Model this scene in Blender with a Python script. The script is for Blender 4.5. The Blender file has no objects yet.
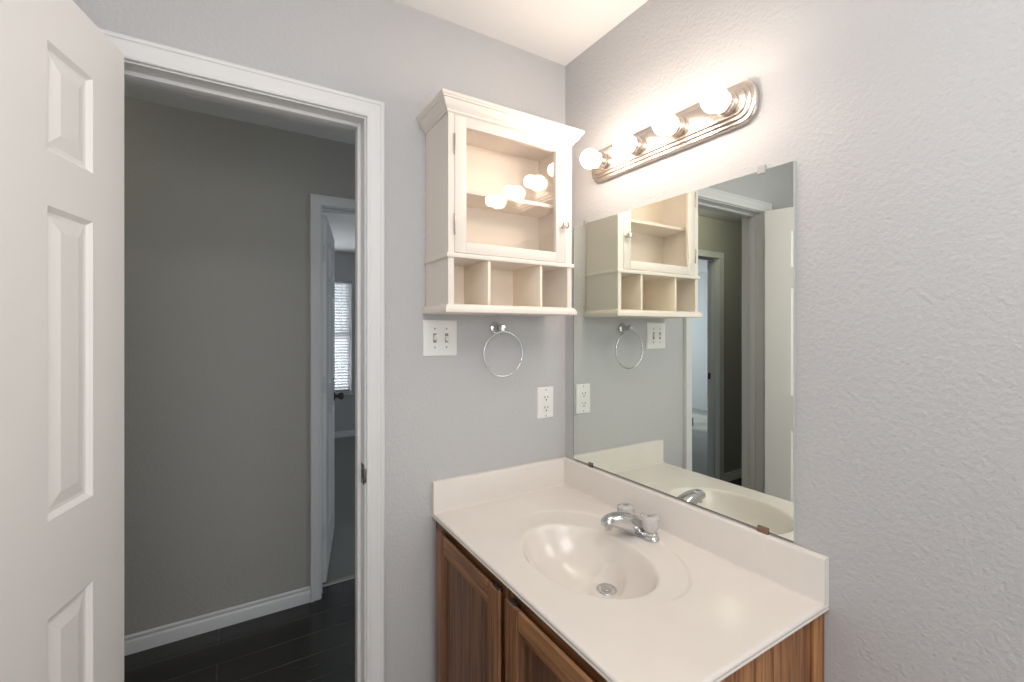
import bpy, bmesh, math
from mathutils import Vector, Matrix
PI = math.pi
R = math.radians
S = bpy.context.scene
COL = S.collection

# ------------------------------------------------------------------ camera
cam_data = bpy.data.cameras.new('camera')
cam = bpy.data.objects.new('camera', cam_data)
COL.objects.link(cam)
cam_data.sensor_fit = 'HORIZONTAL'
cam_data.sensor_width = 36.0
cam_data.lens = 455.12 / 1024 * 36.0
cam_data.shift_y = (329.67 - 341.0) / 1024
cam_data.clip_start = 0.02
cam.location = (-1.0955, -1.3908, 1.4216)
cam.rotation_euler = (PI / 2, 0, -0.5507)
S.camera = cam

# ------------------------------------------------------------------ world, lights, exposure
world = bpy.data.worlds.new('world')
S.world = world
world.use_nodes = True
world.node_tree.nodes['Background'].inputs[0].default_value = (0.80, 0.90, 1.0, 1)
world.node_tree.nodes['Background'].inputs[1].default_value = 1.0
S.view_settings.view_transform = 'Standard'
S.view_settings.look = 'None'
S.view_settings.exposure = 0.27
S.view_settings.gamma = 1.0
S.view_settings.use_curve_mapping = False
S.cycles.use_denoising = True
S.cycles.max_bounces = 10
S.cycles.diffuse_bounces = 6
S.cycles.glossy_bounces = 6
S.cycles.transmission_bounces = 8
S.cycles.transparent_max_bounces = 12
S.cycles.sample_clamp_indirect = 6.0
S.cycles.caustics_reflective = True
S.cycles.caustics_refractive = False


def area(name, loc, direction, sx, sy, power, color):
    d = bpy.data.lights.new(name, 'AREA')
    d.shape = 'RECTANGLE'
    d.size, d.size_y = sx, sy
    d.energy = power
    d.color = color
    o = bpy.data.objects.new(name, d)
    COL.objects.link(o)
    o.location = loc
    o.rotation_euler = Vector(direction).to_track_quat('-Z', 'Y').to_euler()
    return o


BULB_STRENGTH = 13.0
BULB_WATTS = 1.25
BULB_COLOR = (1.0, 0.835, 0.70)
area('bathroom_overhead_fill', (-0.95, -1.45, 2.425), (0.0, 0.1, -1), 0.9, 0.9, 13.0, (1.0, 0.97, 0.94))  # added fill from overhead, no fixture modelled; out of view
area('bathroom_bounce_fill', (-1.1, -2.1, 1.75), (0.25, 0.45, 1), 0.6, 0.6, 8.0, (0.96, 0.98, 1.0))  # added fill aimed up at the ceiling for soft bounce, unseen
area('bathroom_rear_fill', (-0.95, -2.66, 1.20), (0, 1, 0.0), 1.5, 1.9, 11.0, (0.94, 0.97, 1.0))  # added cool fill behind the camera; that wall has no window
for hx, hy in ((-2.37, 0.66), (-2.27, 0.78)):
    pl = bpy.data.lights.new('hall_lamp', 'POINT')
    pl.energy, pl.color, pl.shadow_soft_size = 2.5, (1.0, 0.97, 0.76), 0.032
    po = bpy.data.objects.new('hall_lamp', pl)
    COL.objects.link(po)
    po.location = (hx, hy, 2.40)
area('bedroom_window_daylight', (-0.2, 5.5, 1.2), (0, -1, 0.25), 1.3, 1.9, 50.0, (0.92, 0.96, 1.0))
area('study_window_daylight', (-4.8, 5.2, 1.7), (-0.35, -1, -0.8), 1.3, 1.5, 80.0, (0.82, 0.91, 1.0))

sun_data = bpy.data.lights.new('sun', 'SUN')
sun_data.energy, sun_data.angle, sun_data.color = 2.2, R(3), (1.0, 0.98, 0.95)
sun = bpy.data.objects.new('sun', sun_data)
COL.objects.link(sun)
sun.rotation_euler = Vector((-0.5, -2.05, -1.4)).to_track_quat('-Z', 'Y').to_euler()

# ------------------------------------------------------------------ materials


def mat(name, color=(0.8, 0.8, 0.8), rough=0.5, metal=0.0, coat=0.0, spec=0.5):
    m = bpy.data.materials.new(name)
    m.use_nodes = True
    b = m.node_tree.nodes['Principled BSDF']
    b.inputs['Base Color'].default_value = (*color, 1)
    b.inputs['Roughness'].default_value = rough
    b.inputs['Metallic'].default_value = metal
    b.inputs['Coat Weight'].default_value = coat
    b.inputs['Specular IOR Level'].default_value = spec
    return m


def nodes(m):
    t = m.node_tree
    return t, t.nodes, t.links, t.nodes['Principled BSDF']


def texcoord(m, scale=(1, 1, 1), rot=(0, 0, 0)):
    t, n, l, b = nodes(m)
    c = n.new('ShaderNodeTexCoord')
    mp = n.new('ShaderNodeMapping')
    mp.inputs['Scale'].default_value = scale
    mp.inputs['Rotation'].default_value = rot
    l.new(c.outputs['Object'], mp.inputs['Vector'])
    return mp.outputs['Vector']


def noise(m, vec, scale, detail=2.0, rough=0.5):
    t, n, l, b = nodes(m)
    x = n.new('ShaderNodeTexNoise')
    x.inputs['Scale'].default_value = scale
    x.inputs['Detail'].default_value = detail
    x.inputs['Roughness'].default_value = rough
    l.new(vec, x.inputs['Vector'])
    return x.outputs['Fac']


def ramp(m, fac, stops):
    t, n, l, b = nodes(m)
    x = n.new('ShaderNodeValToRGB')
    e = x.color_ramp.elements
    while len(e) < len(stops):
        e.new(0.5)
    for i, (p, c) in enumerate(stops):
        e[i].position = p
        e[i].color = (*c, 1)
    l.new(fac, x.inputs['Fac'])
    return x.outputs['Color']


def bump(m, height, strength, dist):
    t, n, l, b = nodes(m)
    x = n.new('ShaderNodeBump')
    x.inputs['Strength'].default_value = strength
    x.inputs['Distance'].default_value = dist
    l.new(height, x.inputs['Height'])
    l.new(x.outputs['Normal'], b.inputs['Normal'])


def plaster(name, color, rough=0.75, scale=100, strength=0.52, dist=0.0048):
    m = mat(name, color, rough, spec=0.3)
    v = texcoord(m)
    bump(m, noise(m, v, scale, 3.0, 0.55), strength, dist)
    return m


def wood(name, dark, mid, light, rough=0.42, scale=1.0, grain_axis='z'):
    m = mat(name, mid, rough)
    t, n, l, b = nodes(m)
    sc = {'z': (55, 55, 2.4), 'y': (55, 2.4, 55), 'x': (2.4, 55, 55)}[grain_axis]
    v = texcoord(m, tuple(s * scale for s in sc))
    f = noise(m, v, 1.6, 5.0, 0.62)
    v2 = texcoord(m, tuple(s * scale * 0.16 for s in sc))
    f2 = noise(m, v2, 1.5, 2.0, 0.5)
    mx = n.new('ShaderNodeMix')
    mx.data_type = 'FLOAT'
    mx.inputs[0].default_value = 0.32
    l.new(f, mx.inputs[2])
    l.new(f2, mx.inputs[3])
    l.new(ramp(m, mx.outputs[0], [(0.36, dark), (0.5, mid), (0.64, light)]), b.inputs['Base Color'])
    bump(m, f, 0.12, 0.001)
    return m


M = {}
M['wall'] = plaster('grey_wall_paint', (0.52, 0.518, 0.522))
M['hall_wall'] = plaster('dimmed_grey_wall_paint', (0.40, 0.39, 0.36), scale=90, strength=0.5)  # same grey paint; the hall's dim olive light is put into the colour
M['ceiling'] = plaster('white_ceiling_paint', (0.87, 0.86, 0.85), 0.85, 70, 0.2)
M['trim'] = mat('white_trim_paint', (0.70, 0.70, 0.70), 0.38)
M['door'] = mat('white_door_paint', (0.82, 0.81, 0.795), 0.40)
M['cabinet'] = mat('cream_cabinet_paint', (0.78, 0.72, 0.655), 0.40)
M['cabinet_in'] = mat('cream_cabinet_inside', (0.90, 0.80, 0.68), 0.5)
M['plate'] = mat('white_plastic_plate', (0.82, 0.81, 0.79), 0.35)
M['slot'] = mat('dark_slot', (0.03, 0.028, 0.025), 0.6)
M['toggle'] = mat('almond_toggle', (0.30, 0.26, 0.21), 0.4)
M['chrome'] = mat('chrome', (0.64, 0.64, 0.65), 0.12, 1.0)
M['nickel'] = mat('brushed_nickel', (0.72, 0.64, 0.57), 0.26, 1.0)
M['steel'] = mat('dull_steel', (0.42, 0.40, 0.37), 0.40, 1.0)
M['steel_dark'] = mat('tarnished_steel', (0.20, 0.18, 0.16), 0.40, 1.0)
M['bronze'] = mat('dark_bronze', (0.10, 0.075, 0.06), 0.35, 0.8)
M['brown_clip'] = mat('brown_plastic_clip', (0.22, 0.13, 0.09), 0.4)
M['dark'] = mat('dark_rubber', (0.03, 0.027, 0.025), 0.5)
M['white_lit'] = mat('white_socket', (0.85, 0.83, 0.80), 0.4)
M['tile'] = mat('beige_floor_tile', (0.42, 0.37, 0.32), 0.4)

# cultured marble
M['marble'] = mat('cultured_marble', (0.80, 0.745, 0.69), 0.15)
t, n, l, b = nodes(M['marble'])
v = texcoord(M['marble'])
l.new(ramp(M['marble'], noise(M['marble'], v, 5, 4, 0.6), [(0.3, (0.745, 0.690, 0.640)), (0.7, (0.775, 0.728, 0.680))]), b.inputs['Base Color'])

M['oak'] = wood('stained_oak', (0.060, 0.021, 0.008), (0.190, 0.080, 0.030), (0.34, 0.165, 0.070))
M['oak_rail'] = wood('stained_oak_rail', (0.075, 0.027, 0.010), (0.220, 0.097, 0.037), (0.37, 0.185, 0.080), grain_axis='y')
M['oak_panel'] = wood('stained_oak_panel', (0.055, 0.021, 0.009), (0.130, 0.056, 0.024), (0.21, 0.098, 0.043), scale=0.8)
M['oak_side'] = wood('oak_side_panel', (0.12, 0.042, 0.014), (0.31, 0.135, 0.050), (0.46, 0.225, 0.095), scale=1.2)

# mirror: silvered glass with a slight green cast
M['edge'] = mat('seamed_glass_edge', (0.50, 0.53, 0.50), 0.3)
M['mirror'] = mat('silvered_glass', (0.85, 0.895, 0.84), 0.0, 1.0)

# thin pane: fresnel reflection over clear transmission
m = bpy.data.materials.new('clear_pane')
m.use_nodes = True
t = m.node_tree
t.nodes.clear()
out = t.nodes.new('ShaderNodeOutputMaterial')
mx = t.nodes.new('ShaderNodeMixShader')
tr = t.nodes.new('ShaderNodeBsdfTransparent')
gl = t.nodes.new('ShaderNodeBsdfGlossy')
gl.inputs['Roughness'].default_value = 0.0
ge = t.nodes.new('ShaderNodeNewGeometry')
dt = t.nodes.new('ShaderNodeVectorMath')
dt.operation = 'DOT_PRODUCT'
t.links.new(ge.outputs['Incoming'], dt.inputs[0])
t.links.new(ge.outputs['Normal'], dt.inputs[1])
last = dt.outputs['Value']
for op, val, swap in (('ABSOLUTE', 0, False), ('SUBTRACT', 1.0, True), ('POWER', 5.0, False), ('MULTIPLY', 0.92, False), ('ADD', 0.05, False)):
    mt = t.nodes.new('ShaderNodeMath')
    mt.operation = op
    t.links.new(last, mt.inputs[1 if swap else 0])
    if op != 'ABSOLUTE':
        mt.inputs[0 if swap else 1].default_value = val
    last = mt.outputs[0]
t.links.new(last, mx.inputs[0])
t.links.new(tr.outputs[0], mx.inputs[1])
t.links.new(gl.outputs[0], mx.inputs[2])
t.links.new(mx.outputs[0], out.inputs[0])
M['pane'] = m

# clear acrylic handles
m = mat('clear_acrylic', (0.97, 0.95, 0.93), 0.10)
m.node_tree.nodes['Principled BSDF'].inputs['Transmission Weight'].default_value = 0.60
m.node_tree.nodes['Principled BSDF'].inputs['IOR'].default_value = 1.42
M['acrylic'] = m

m = mat('translucent_clip', (0.9, 0.88, 0.86), 0.15)
m.node_tree.nodes['Principled BSDF'].inputs['Transmission Weight'].default_value = 0.5
M['clip'] = m

m = mat('lit_bulb', (1, 1, 1), 0.3)
bb = m.node_tree.nodes['Principled BSDF']
bb.inputs['Emission Color'].default_value = (*BULB_COLOR, 1)
bb.inputs['Emission Strength'].default_value = BULB_STRENGTH
M['bulb'] = m

# dark plank floor, planks running along x
m = mat('dark_plank', (0.02, 0.02, 0.02), 0.24, spec=0.5)
t, n, l, b = nodes(m)
v = texcoord(m)
br = n.new('ShaderNodeTexBrick')
br.inputs['Scale'].default_value = 1.0
br.inputs['Brick Width'].default_value = 1.15
br.inputs['Row Height'].default_value = 0.152
br.inputs['Mortar Size'].default_value = 0.0022
br.inputs['Color1'].default_value = (0.014, 0.0135, 0.013, 1)
br.inputs['Color2'].default_value = (0.024, 0.023, 0.021, 1)
br.inputs['Mortar'].default_value = (0.075, 0.073, 0.070, 1)
br.offset = 0.37
l.new(v, br.inputs['Vector'])
vs = texcoord(m, (1.6, 26, 26))
g = noise(m, vs, 2.0, 4, 0.6)
mul = n.new('ShaderNodeMix')
mul.data_type = 'RGBA'
mul.blend_type = 'MULTIPLY'
mul.inputs[0].default_value = 0.8
l.new(br.outputs['Color'], mul.inputs[6])
l.new(ramp(m, g, [(0.3, (0.5, 0.5, 0.5)), (0.7, (1.5, 1.5, 1.5))]), mul.inputs[7])
l.new(mul.outputs[2], b.inputs['Base Color'])
bump(m, g, 0.15, 0.001)
M['plank'] = m

m = mat('grey_carpet', (0.30, 0.30, 0.285), 0.95, spec=0.1)
v = texcoord(m)
bump(m, noise(m, v, 220, 2), 0.8, 0.006)
M['carpet'] = m
M['slat'] = mat('white_blind_slat', (0.66, 0.67, 0.68), 0.5)
nodes(M['slat'])[3].inputs['Transmission Weight'].default_value = 0.0

# ------------------------------------------------------------------ mesh helpers


def box(bm, lo, hi, bev=0.0, seg=2):
    lo, hi = Vector(lo), Vector(hi)
    r = bmesh.ops.create_cube(bm, size=1.0)
    vs = r['verts']
    for q in vs:
        q.co = Vector((lo[i] + (q.co[i] + 0.5) * (hi[i] - lo[i]) for i in range(3)))
    if bev > 0:
        es = list({e for q in vs for e in q.link_edges})
        bmesh.ops.bevel(bm, geom=es, offset=bev, segments=seg, profile=0.5, affect='EDGES')
    return vs


def lathe(bm, prof, axis_o, axis_d, seg=32):
    """prof: [(radius, distance along axis)]"""
    d = Vector(axis_d).normalized()
    a = d.orthogonal().normalized()
    c = d.cross(a)
    o = Vector(axis_o)
    rings = []
    for r, h in prof:
        if r < 1e-6:
            rings.append([bm.verts.new(o + d * h)])
        else:
            rings.append([bm.verts.new(o + d * h + (a * math.cos(2 * PI * k / seg) + c * math.sin(2 * PI * k / seg)) * r) for k in range(seg)])
    for p, q in zip(rings, rings[1:]):
        for k in range(seg):
            k2 = (k + 1) % seg
            if len(p) == 1 and len(q) == 1:
                continue
            if len(p) == 1:
                bm.faces.new((p[0], q[k2], q[k]))
            elif len(q) == 1:
                bm.faces.new((p[k], p[k2], q[0]))
            else:
                bm.faces.new((p[k], p[k2], q[k2], q[k]))
    for end in (rings[0], rings[-1]):
        if len(end) > 1:
            bm.faces.new(end)


def tube(bm, pts, rad, seg=16, closed=False, flat=1.0):
    """sweep a circle (or an ellipse flattened by flat) along pts; rad may be a list"""
    pts = [Vector(p) for p in pts]
    n_ = len(pts)
    rads = rad if isinstance(rad, (list, tuple)) else [rad] * n_
    tang = []
    for i in range(n_):
        if closed:
            tang.append((pts[(i + 1) % n_] - pts[i - 1]).normalized())
        else:
            tang.append((pts[min(i + 1, n_ - 1)] - pts[max(i - 1, 0)]).normalized())
    u = tang[0].orthogonal().normalized()
    rings = []
    for i in range(n_):
        u = (u - tang[i] * u.dot(tang[i])).normalized()
        w = tang[i].cross(u)
        rings.append([bm.verts.new(pts[i] + (u * math.cos(2 * PI * k / seg) + w * math.sin(2 * PI * k / seg) * flat) * rads[i]) for k in range(seg)])
    m_ = n_ if closed else n_ - 1
    for i in range(m_):
        p, q = rings[i], rings[(i + 1) % n_]
        for k in range(seg):
            k2 = (k + 1) % seg
            bm.faces.new((p[k], p[k2], q[k2], q[k]))
    if not closed:
        bm.faces.new(rings[0])
        bm.faces.new(rings[-1])


def loft(bm, rings, cap=True):
    rs = [[bm.verts.new(p) for p in r] for r in rings]
    k_ = len(rs[0])
    for p, q in zip(rs, rs[1:]):
        for k in range(k_):
            k2 = (k + 1) % k_
            bm.faces.new((p[k], p[k2], q[k2], q[k]))
    if cap:
        bm.faces.new(rs[0])
        bm.faces.new(rs[-1])
    return rs


def sweep_profile(bm, path, prof, closed=False):
    """path: [(point, outward mitre vector, thickness vector)], prof: [(outward, thickness)]; prof is a closed polygon"""
    rings = []
    for P, o, tk in path:
        P, o, tk = Vector(P), Vector(o), Vector(tk)
        rings.append([bm.verts.new(P + o * d + tk * h) for d, h in prof])
    k_ = len(prof)
    last = len(rings) if closed else len(rings) - 1
    for i in range(last):
        p, q = rings[i], rings[(i + 1) % len(rings)]
        for k in range(k_):
            k2 = (k + 1) % k_
            bm.faces.new((p[k], p[k2], q[k2], q[k]))
    if not closed:
        bm.faces.new(rings[0])
        bm.faces.new(rings[-1])


def finish(bm, smooth=True):
    bmesh.ops.recalc_face_normals(bm, faces=bm.faces)
    if smooth:
        for f in bm.faces:
            f.smooth = True


def obj(name, bm, m, parent=None, origin=None, angle=32, smooth=True):
    """one mesh object; geometry is given in world coordinates (or in the parent's frame when origin is False)"""
    finish(bm, smooth)
    me = bpy.data.meshes.new(name)
    o_ = Vector((0, 0, 0))
    if origin is None:
        q = parent
        while q is not None:
            o_ = o_ + q.location
            q = q.parent
    elif origin is not False:
        o_ = Vector(origin)
    if o_.length > 0:
        bmesh.ops.translate(bm, verts=bm.verts, vec=-o_)
    bm.to_mesh(me)
    bm.free()
    if smooth:
        me.set_sharp_from_angle(angle=R(angle))
    me.materials.append(m)
    o = bpy.data.objects.new(name, me)
    COL.objects.link(o)
    if parent is not None:
        o.parent = parent
    elif origin not in (None, False):
        o.location = Vector(origin)
    return o


def B():
    return bmesh.new()


def thing(name, label, cat, loc=(0, 0, 0), rotz=0.0, kind=None, group=None):
    o = bpy.data.objects.new(name, None)
    o.empty_display_size = 0.1
    COL.objects.link(o)
    o.location = loc
    o.rotation_euler = (0, 0, rotz)
    o['label'], o['category'] = label, cat
    if kind:
        o['kind'] = kind
    if group:
        o['group'] = group
    return o


def struct(name, bm, m, label, cat, **k):
    o = obj(name, bm, m, **k)
    o['kind'] = 'structure'
    o['label'], o['category'] = label, cat
    return o


# ------------------------------------------------------------------ dimensions
H = 2.44
WT = 0.115                      # wall thickness
JL, JR, JT = -1.366, -0.759, 2.053        # bathroom doorway jamb faces
HY = 1.195                      # hall side of the wall across the hall
RY = HY + WT                    # rooms beyond start here
AL, AR, AT = -0.693, 0.075, 2.076         # doorway across the hall
BL, BR = -2.74, -1.98           # second doorway across the hall, seen in the mirror
FY = 4.90                       # far wall of the bedroom
WX0, WX1, WZ0, WZ1 = -0.66, 0.255, 0.58, 2.07     # bedroom window opening

# ------------------------------------------------------------------ setting: bathroom
JT_ = 0.019                     # jamb board thickness
bm = B()
box(bm, (-1.95, 0, 0), (JL - JT_, WT, H))
box(bm, (JR + JT_, 0, 0), (0.0, WT, H))
box(bm, (JL - JT_, 0, JT + JT_), (JR + JT_, WT, H))
struct('wall_back', bm, M['wall'], 'grey textured bathroom wall with the doorway and the cream cabinet', 'wall', smooth=False)
bm = B()
box(bm, (0, -2.80, 0), (WT, WT, H))
struct('wall_right', bm, M['wall'], 'grey textured bathroom wall behind the big mirror and the bulb light', 'wall', smooth=False)
bm = B()
box(bm, (-2.065, -2.80, 0), (-1.95, WT, H))
struct('wall_left', bm, M['wall'], 'grey bathroom wall behind the open white door', 'wall', smooth=False)
bm = B()
box(bm, (-1.95, -2.80, 0), (0, -2.70, H))
struct('wall_front', bm, M['wall'], 'grey bathroom wall opposite the doorway', 'wall', smooth=False)
bm = B()
box(bm, (-2.065, -2.80, H), (WT, WT, H + 0.1))
struct('ceiling', bm, M['ceiling'], 'white bathroom ceiling above the cream cabinet', 'ceiling', smooth=False)
bm = B()
box(bm, (-2.065, -2.80, -0.1), (WT, 0.02, 0))
struct('floor', bm, M['tile'], 'beige bathroom floor under the vanity', 'floor', smooth=False)

# hall
bm = B()
box(bm, (-4.2, 0.02, -0.1), (0.9, RY - 0.01, 0))
struct('floor_hall', bm, M['plank'], 'dark wood plank floor of the hall beyond the doorway', 'floor', smooth=False)
bm = B()
box(bm, (-4.2, WT, H), (0.9, RY, H + 0.1))
struct('ceiling_hall', bm, M['ceiling'], 'white ceiling of the hall', 'ceiling', smooth=False)
bm = B()
box(bm, (-4.2, HY, 0), (BL - JT_, RY, H))
box(bm, (BR + JT_, HY, 0), (AL - JT_, RY, H))
box(bm, (AR + JT_, HY, 0), (0.9, RY, H))
box(bm, (BL - JT_, HY, AT + JT_), (BR + JT_, RY, H))
box(bm, (AL - JT_, HY, AT + JT_), (AR + JT_, RY, H))
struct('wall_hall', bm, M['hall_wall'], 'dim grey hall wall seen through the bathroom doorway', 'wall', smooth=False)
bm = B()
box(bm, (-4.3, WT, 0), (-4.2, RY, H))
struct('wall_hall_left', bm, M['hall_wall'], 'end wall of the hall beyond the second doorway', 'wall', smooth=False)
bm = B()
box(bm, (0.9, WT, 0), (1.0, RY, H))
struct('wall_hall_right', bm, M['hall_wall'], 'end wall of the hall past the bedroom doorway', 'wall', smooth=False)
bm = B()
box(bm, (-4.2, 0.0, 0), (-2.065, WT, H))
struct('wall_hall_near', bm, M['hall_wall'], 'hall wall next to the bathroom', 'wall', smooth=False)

# bedroom beyond the open door, and the room beside it that only the mirror shows
bm = B()
box(bm, (-1.30, RY - 0.01, -0.1), (2.2, FY + 0.1, 0.004))
struct('floor_bedroom', bm, M['carpet'], 'grey carpet of the bedroom beyond the hall', 'floor', smooth=False)
bm = B()
box(bm, (-6.1, RY, H), (2.3, FY + 0.1, H + 0.1))
struct('ceiling_bedroom', bm, M['ceiling'], 'white ceiling of the bedroom beyond the hall', 'ceiling', smooth=False)
bm = B()
box(bm, (-6.1, FY, 0), (-5.25, FY + WT, H))
box(bm, (-5.25, FY, 0), (-3.95, FY + WT, 0.7))
box(bm, (-5.25, FY, 2.1), (-3.95, FY + WT, H))
box(bm, (-3.95, FY, 0), (WX0, FY + WT, H))
box(bm, (WX1, FY, 0), (2.3, FY + WT, H))
box(bm, (WX0, FY, 0), (WX1, FY + WT, WZ0))
box(bm, (WX0, FY, WZ1), (WX1, FY + WT, H))
struct('wall_bedroom', bm, M['wall'], 'grey far bedroom wall around the window with the white blind', 'wall', smooth=False)
bm = B()
box(bm, (-1.40, RY, 0), (-1.30, FY, H))
struct('wall_bedroom_left', bm, M['wall'], 'grey wall between the two rooms across the hall', 'wall', smooth=False)
bm = B()
box(bm, (2.2, RY, 0), (2.3, FY, H))
struct('wall_bedroom_right', bm, M['wall'], 'grey bedroom wall away from the open door', 'wall', smooth=False)
bm = B()
box(bm, (-6.1, RY - 0.01, -0.1), (-1.40, FY + 0.1, 0.004))
struct('floor_study', bm, M['carpet'], 'grey carpet of the room seen only in the mirror', 'floor', smooth=False)
bm = B()
box(bm, (-6.1, RY, 0), (-6.0, FY, H))
struct('wall_study_left', bm, M['wall'], 'grey end wall of the room seen only in the mirror', 'wall', smooth=False)
bm = B()
box(bm, (-6.1, HY, 0), (-4.3, RY, H))
struct('wall_study_near', bm, M['wall'], 'grey near wall of the room seen only in the mirror', 'wall', smooth=False)

# ------------------------------------------------------------------ casings and jambs
CASING = [(0, 0), (0, 0.009), (0.0025, 0.0112), (0.0085, 0.0118), (0.0105, 0.0105), (0.013, 0.0112), (0.030, 0.0128), (0.0365, 0.0150),
          (0.0395, 0.0150), (0.0415, 0.0172), (0.048, 0.0188), (0.0508, 0.0172), (0.052, 0.0145), (0.052, 0)]


def casing(bm, xl, xr, zt, y, sgn, floor_z=0.0, rev=0.004):
    """door casing round an opening on the wall plane y; sgn is the direction it stands out in"""
    tk = (0, sgn, 0)
    xl, xr, zt = xl - rev, xr + rev, zt + rev
    sweep_profile(bm, [((xl, y, floor_z), (-1, 0, 0), tk), ((xl, y, zt), (-1, 0, 1), tk), ((xr, y, zt), (1, 0, 1), tk), ((xr, y, floor_z), (1, 0, 0), tk)], CASING)


def jamb(bm, xl, xr, zt, y0, y1, stop0, stop1):
    box(bm, (xl - JT_, y0, 0), (xl, y1, zt + JT_))
    box(bm, (xr, y0, 0), (xr + JT_, y1, zt + JT_))
    box(bm, (xl, y0, zt), (xr, y1, zt + JT_))
    s = 0.011
    box(bm, (xl, stop0, 0), (xl + s, stop1, zt), 0.002)
    box(bm, (xr - s, stop0, 0), (xr, stop1, zt), 0.002)
    box(bm, (xl + s, stop0, zt - s), (xr - s, stop1, zt), 0.002)


tr1 = thing('trim_1', 'white moulded casing and jamb round the bathroom doorway', 'door frame', ((JL + JR) / 2, 0, 0), kind='structure')
bm = B()
casing(bm, JL, JR, JT, 0, -1)
obj('casing', bm, M['trim'], tr1, angle=25)
bm = B()
casing(bm, JL, JR, JT, WT, 1)
obj('hall_casing', bm, M['trim'], tr1, angle=25)
bm = B()
jamb(bm, JL, JR, JT, 0, WT, 0.041, 0.076)
obj('jamb', bm, M['trim'], tr1)
bm = B()                                      # strike plate on the latch jamb
box(bm, (JR - 0.0018, 0.000, 0.956), (JR, 0.036, 1.016), 0.0006)
box(bm, (JR - 0.0045, -0.012, 0.966), (JR + 0.002, 0.004, 1.006), 0.0012)
sp = obj('strike_plate', bm, M['steel_dark'], tr1)
sp['label'] = 'dull metal strike plate on the white jamb'
bm = B()
box(bm, (JR - 0.0019, 0.013, 0.970), (JR - 0.0012, 0.029, 0.997))
obj('latch_hole', bm, M['slot'], sp)

tr2 = thing('trim_2', 'white casing of the bedroom doorway across the hall', 'door frame', ((AL + AR) / 2, HY, 0), kind='structure')
bm = B()
casing(bm, AL, AR, AT, HY, -1)
obj('casing', bm, M['trim'], tr2, angle=25)
bm = B()
casing(bm, AL, AR, AT, RY, 1)
obj('bedroom_casing', bm, M['trim'], tr2, angle=25)
bm = B()
jamb(bm, AL, AR, AT, HY, RY, RY - 0.076, RY - 0.041)
obj('jamb', bm, M['trim'], tr2)

tr3 = thing('trim_3', 'white casing of the hall doorway seen in the mirror', 'door frame', ((BL + BR) / 2, HY, 0), kind='structure')
bm = B()
casing(bm, BL, BR, AT, HY, -1)
obj('casing', bm, M['trim'], tr3, angle=25)
bm = B()
jamb(bm, BL, BR, AT, HY, RY, RY - 0.076, RY - 0.041)
obj('jamb', bm, M['trim'], tr3)
bm = B()
box(bm, (BL, RY - 0.036, 0.955), (BL + 0.0016, RY - 0.004, 1.015), 0.0006)
obj('strike_plate', bm, M['bronze'], tr3)

BASE = [(0, 0), (0.013, 0), (0.013, 0.050), (0.011, 0.056), (0.0075, 0.060), (0.0075, 0.066), (0.010, 0.070), (0.0095, 0.075), (0.004, 0.080), (0, 0.080)]


def baseboard(name, runs, label):
    bm = B()
    for p, q, nrm in runs:
        sweep_profile(bm, [(p, nrm, (0, 0, 1)), (q, nrm, (0, 0, 1))], BASE)
    return struct(name, bm, M['trim'], label, 'baseboard', angle=25)


baseboard('baseboard_hall', [((BR + 0.056, HY, 0), (AL - 0.056, HY, 0), (0, -1, 0)), ((-4.2, HY, 0), (BL - 0.056, HY, 0), (0, -1, 0)),
                             ((AR + 0.056, HY, 0), (0.9, HY, 0), (0, -1, 0))], 'white baseboard along the dim hall wall')
baseboard('baseboard_bedroom', [((-1.30, FY, 0.004), (2.2, FY, 0.004), (0, -1, 0))], 'white baseboard under the bedroom window')
baseboard('baseboard_left', [((-1.95, -2.70, 0), (-1.95, 0, 0), (1, 0, 0))], 'white baseboard behind the open bathroom door')
baseboard('baseboard_back', [((JR + 0.056, 0, 0), (-0.535, 0, 0), (0, -1, 0))], 'white baseboard between the doorway and the vanity')
bm = B()
sweep_profile(bm, [((AL, RY - 0.012, 0), (0, 1, 0), (0, 0, 1)), ((AR, RY - 0.012, 0), (0, 1, 0), (0, 0, 1))],
              [(0, 0), (0.004, 0.006), (0.012, 0.008), (0.024, 0.008), (0.032, 0.006), (0.036, 0)])
struct('trim_4', bm, M['steel'], 'metal threshold strip between dark planks and bedroom carpet', 'threshold')

# ------------------------------------------------------------------ six-panel doors
PANEL = [(0.0, 0.0), (0.004, 0.0035), (0.009, 0.0080), (0.016, 0.0085), (0.020, 0.0075), (0.040, 0.0030)]


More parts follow.
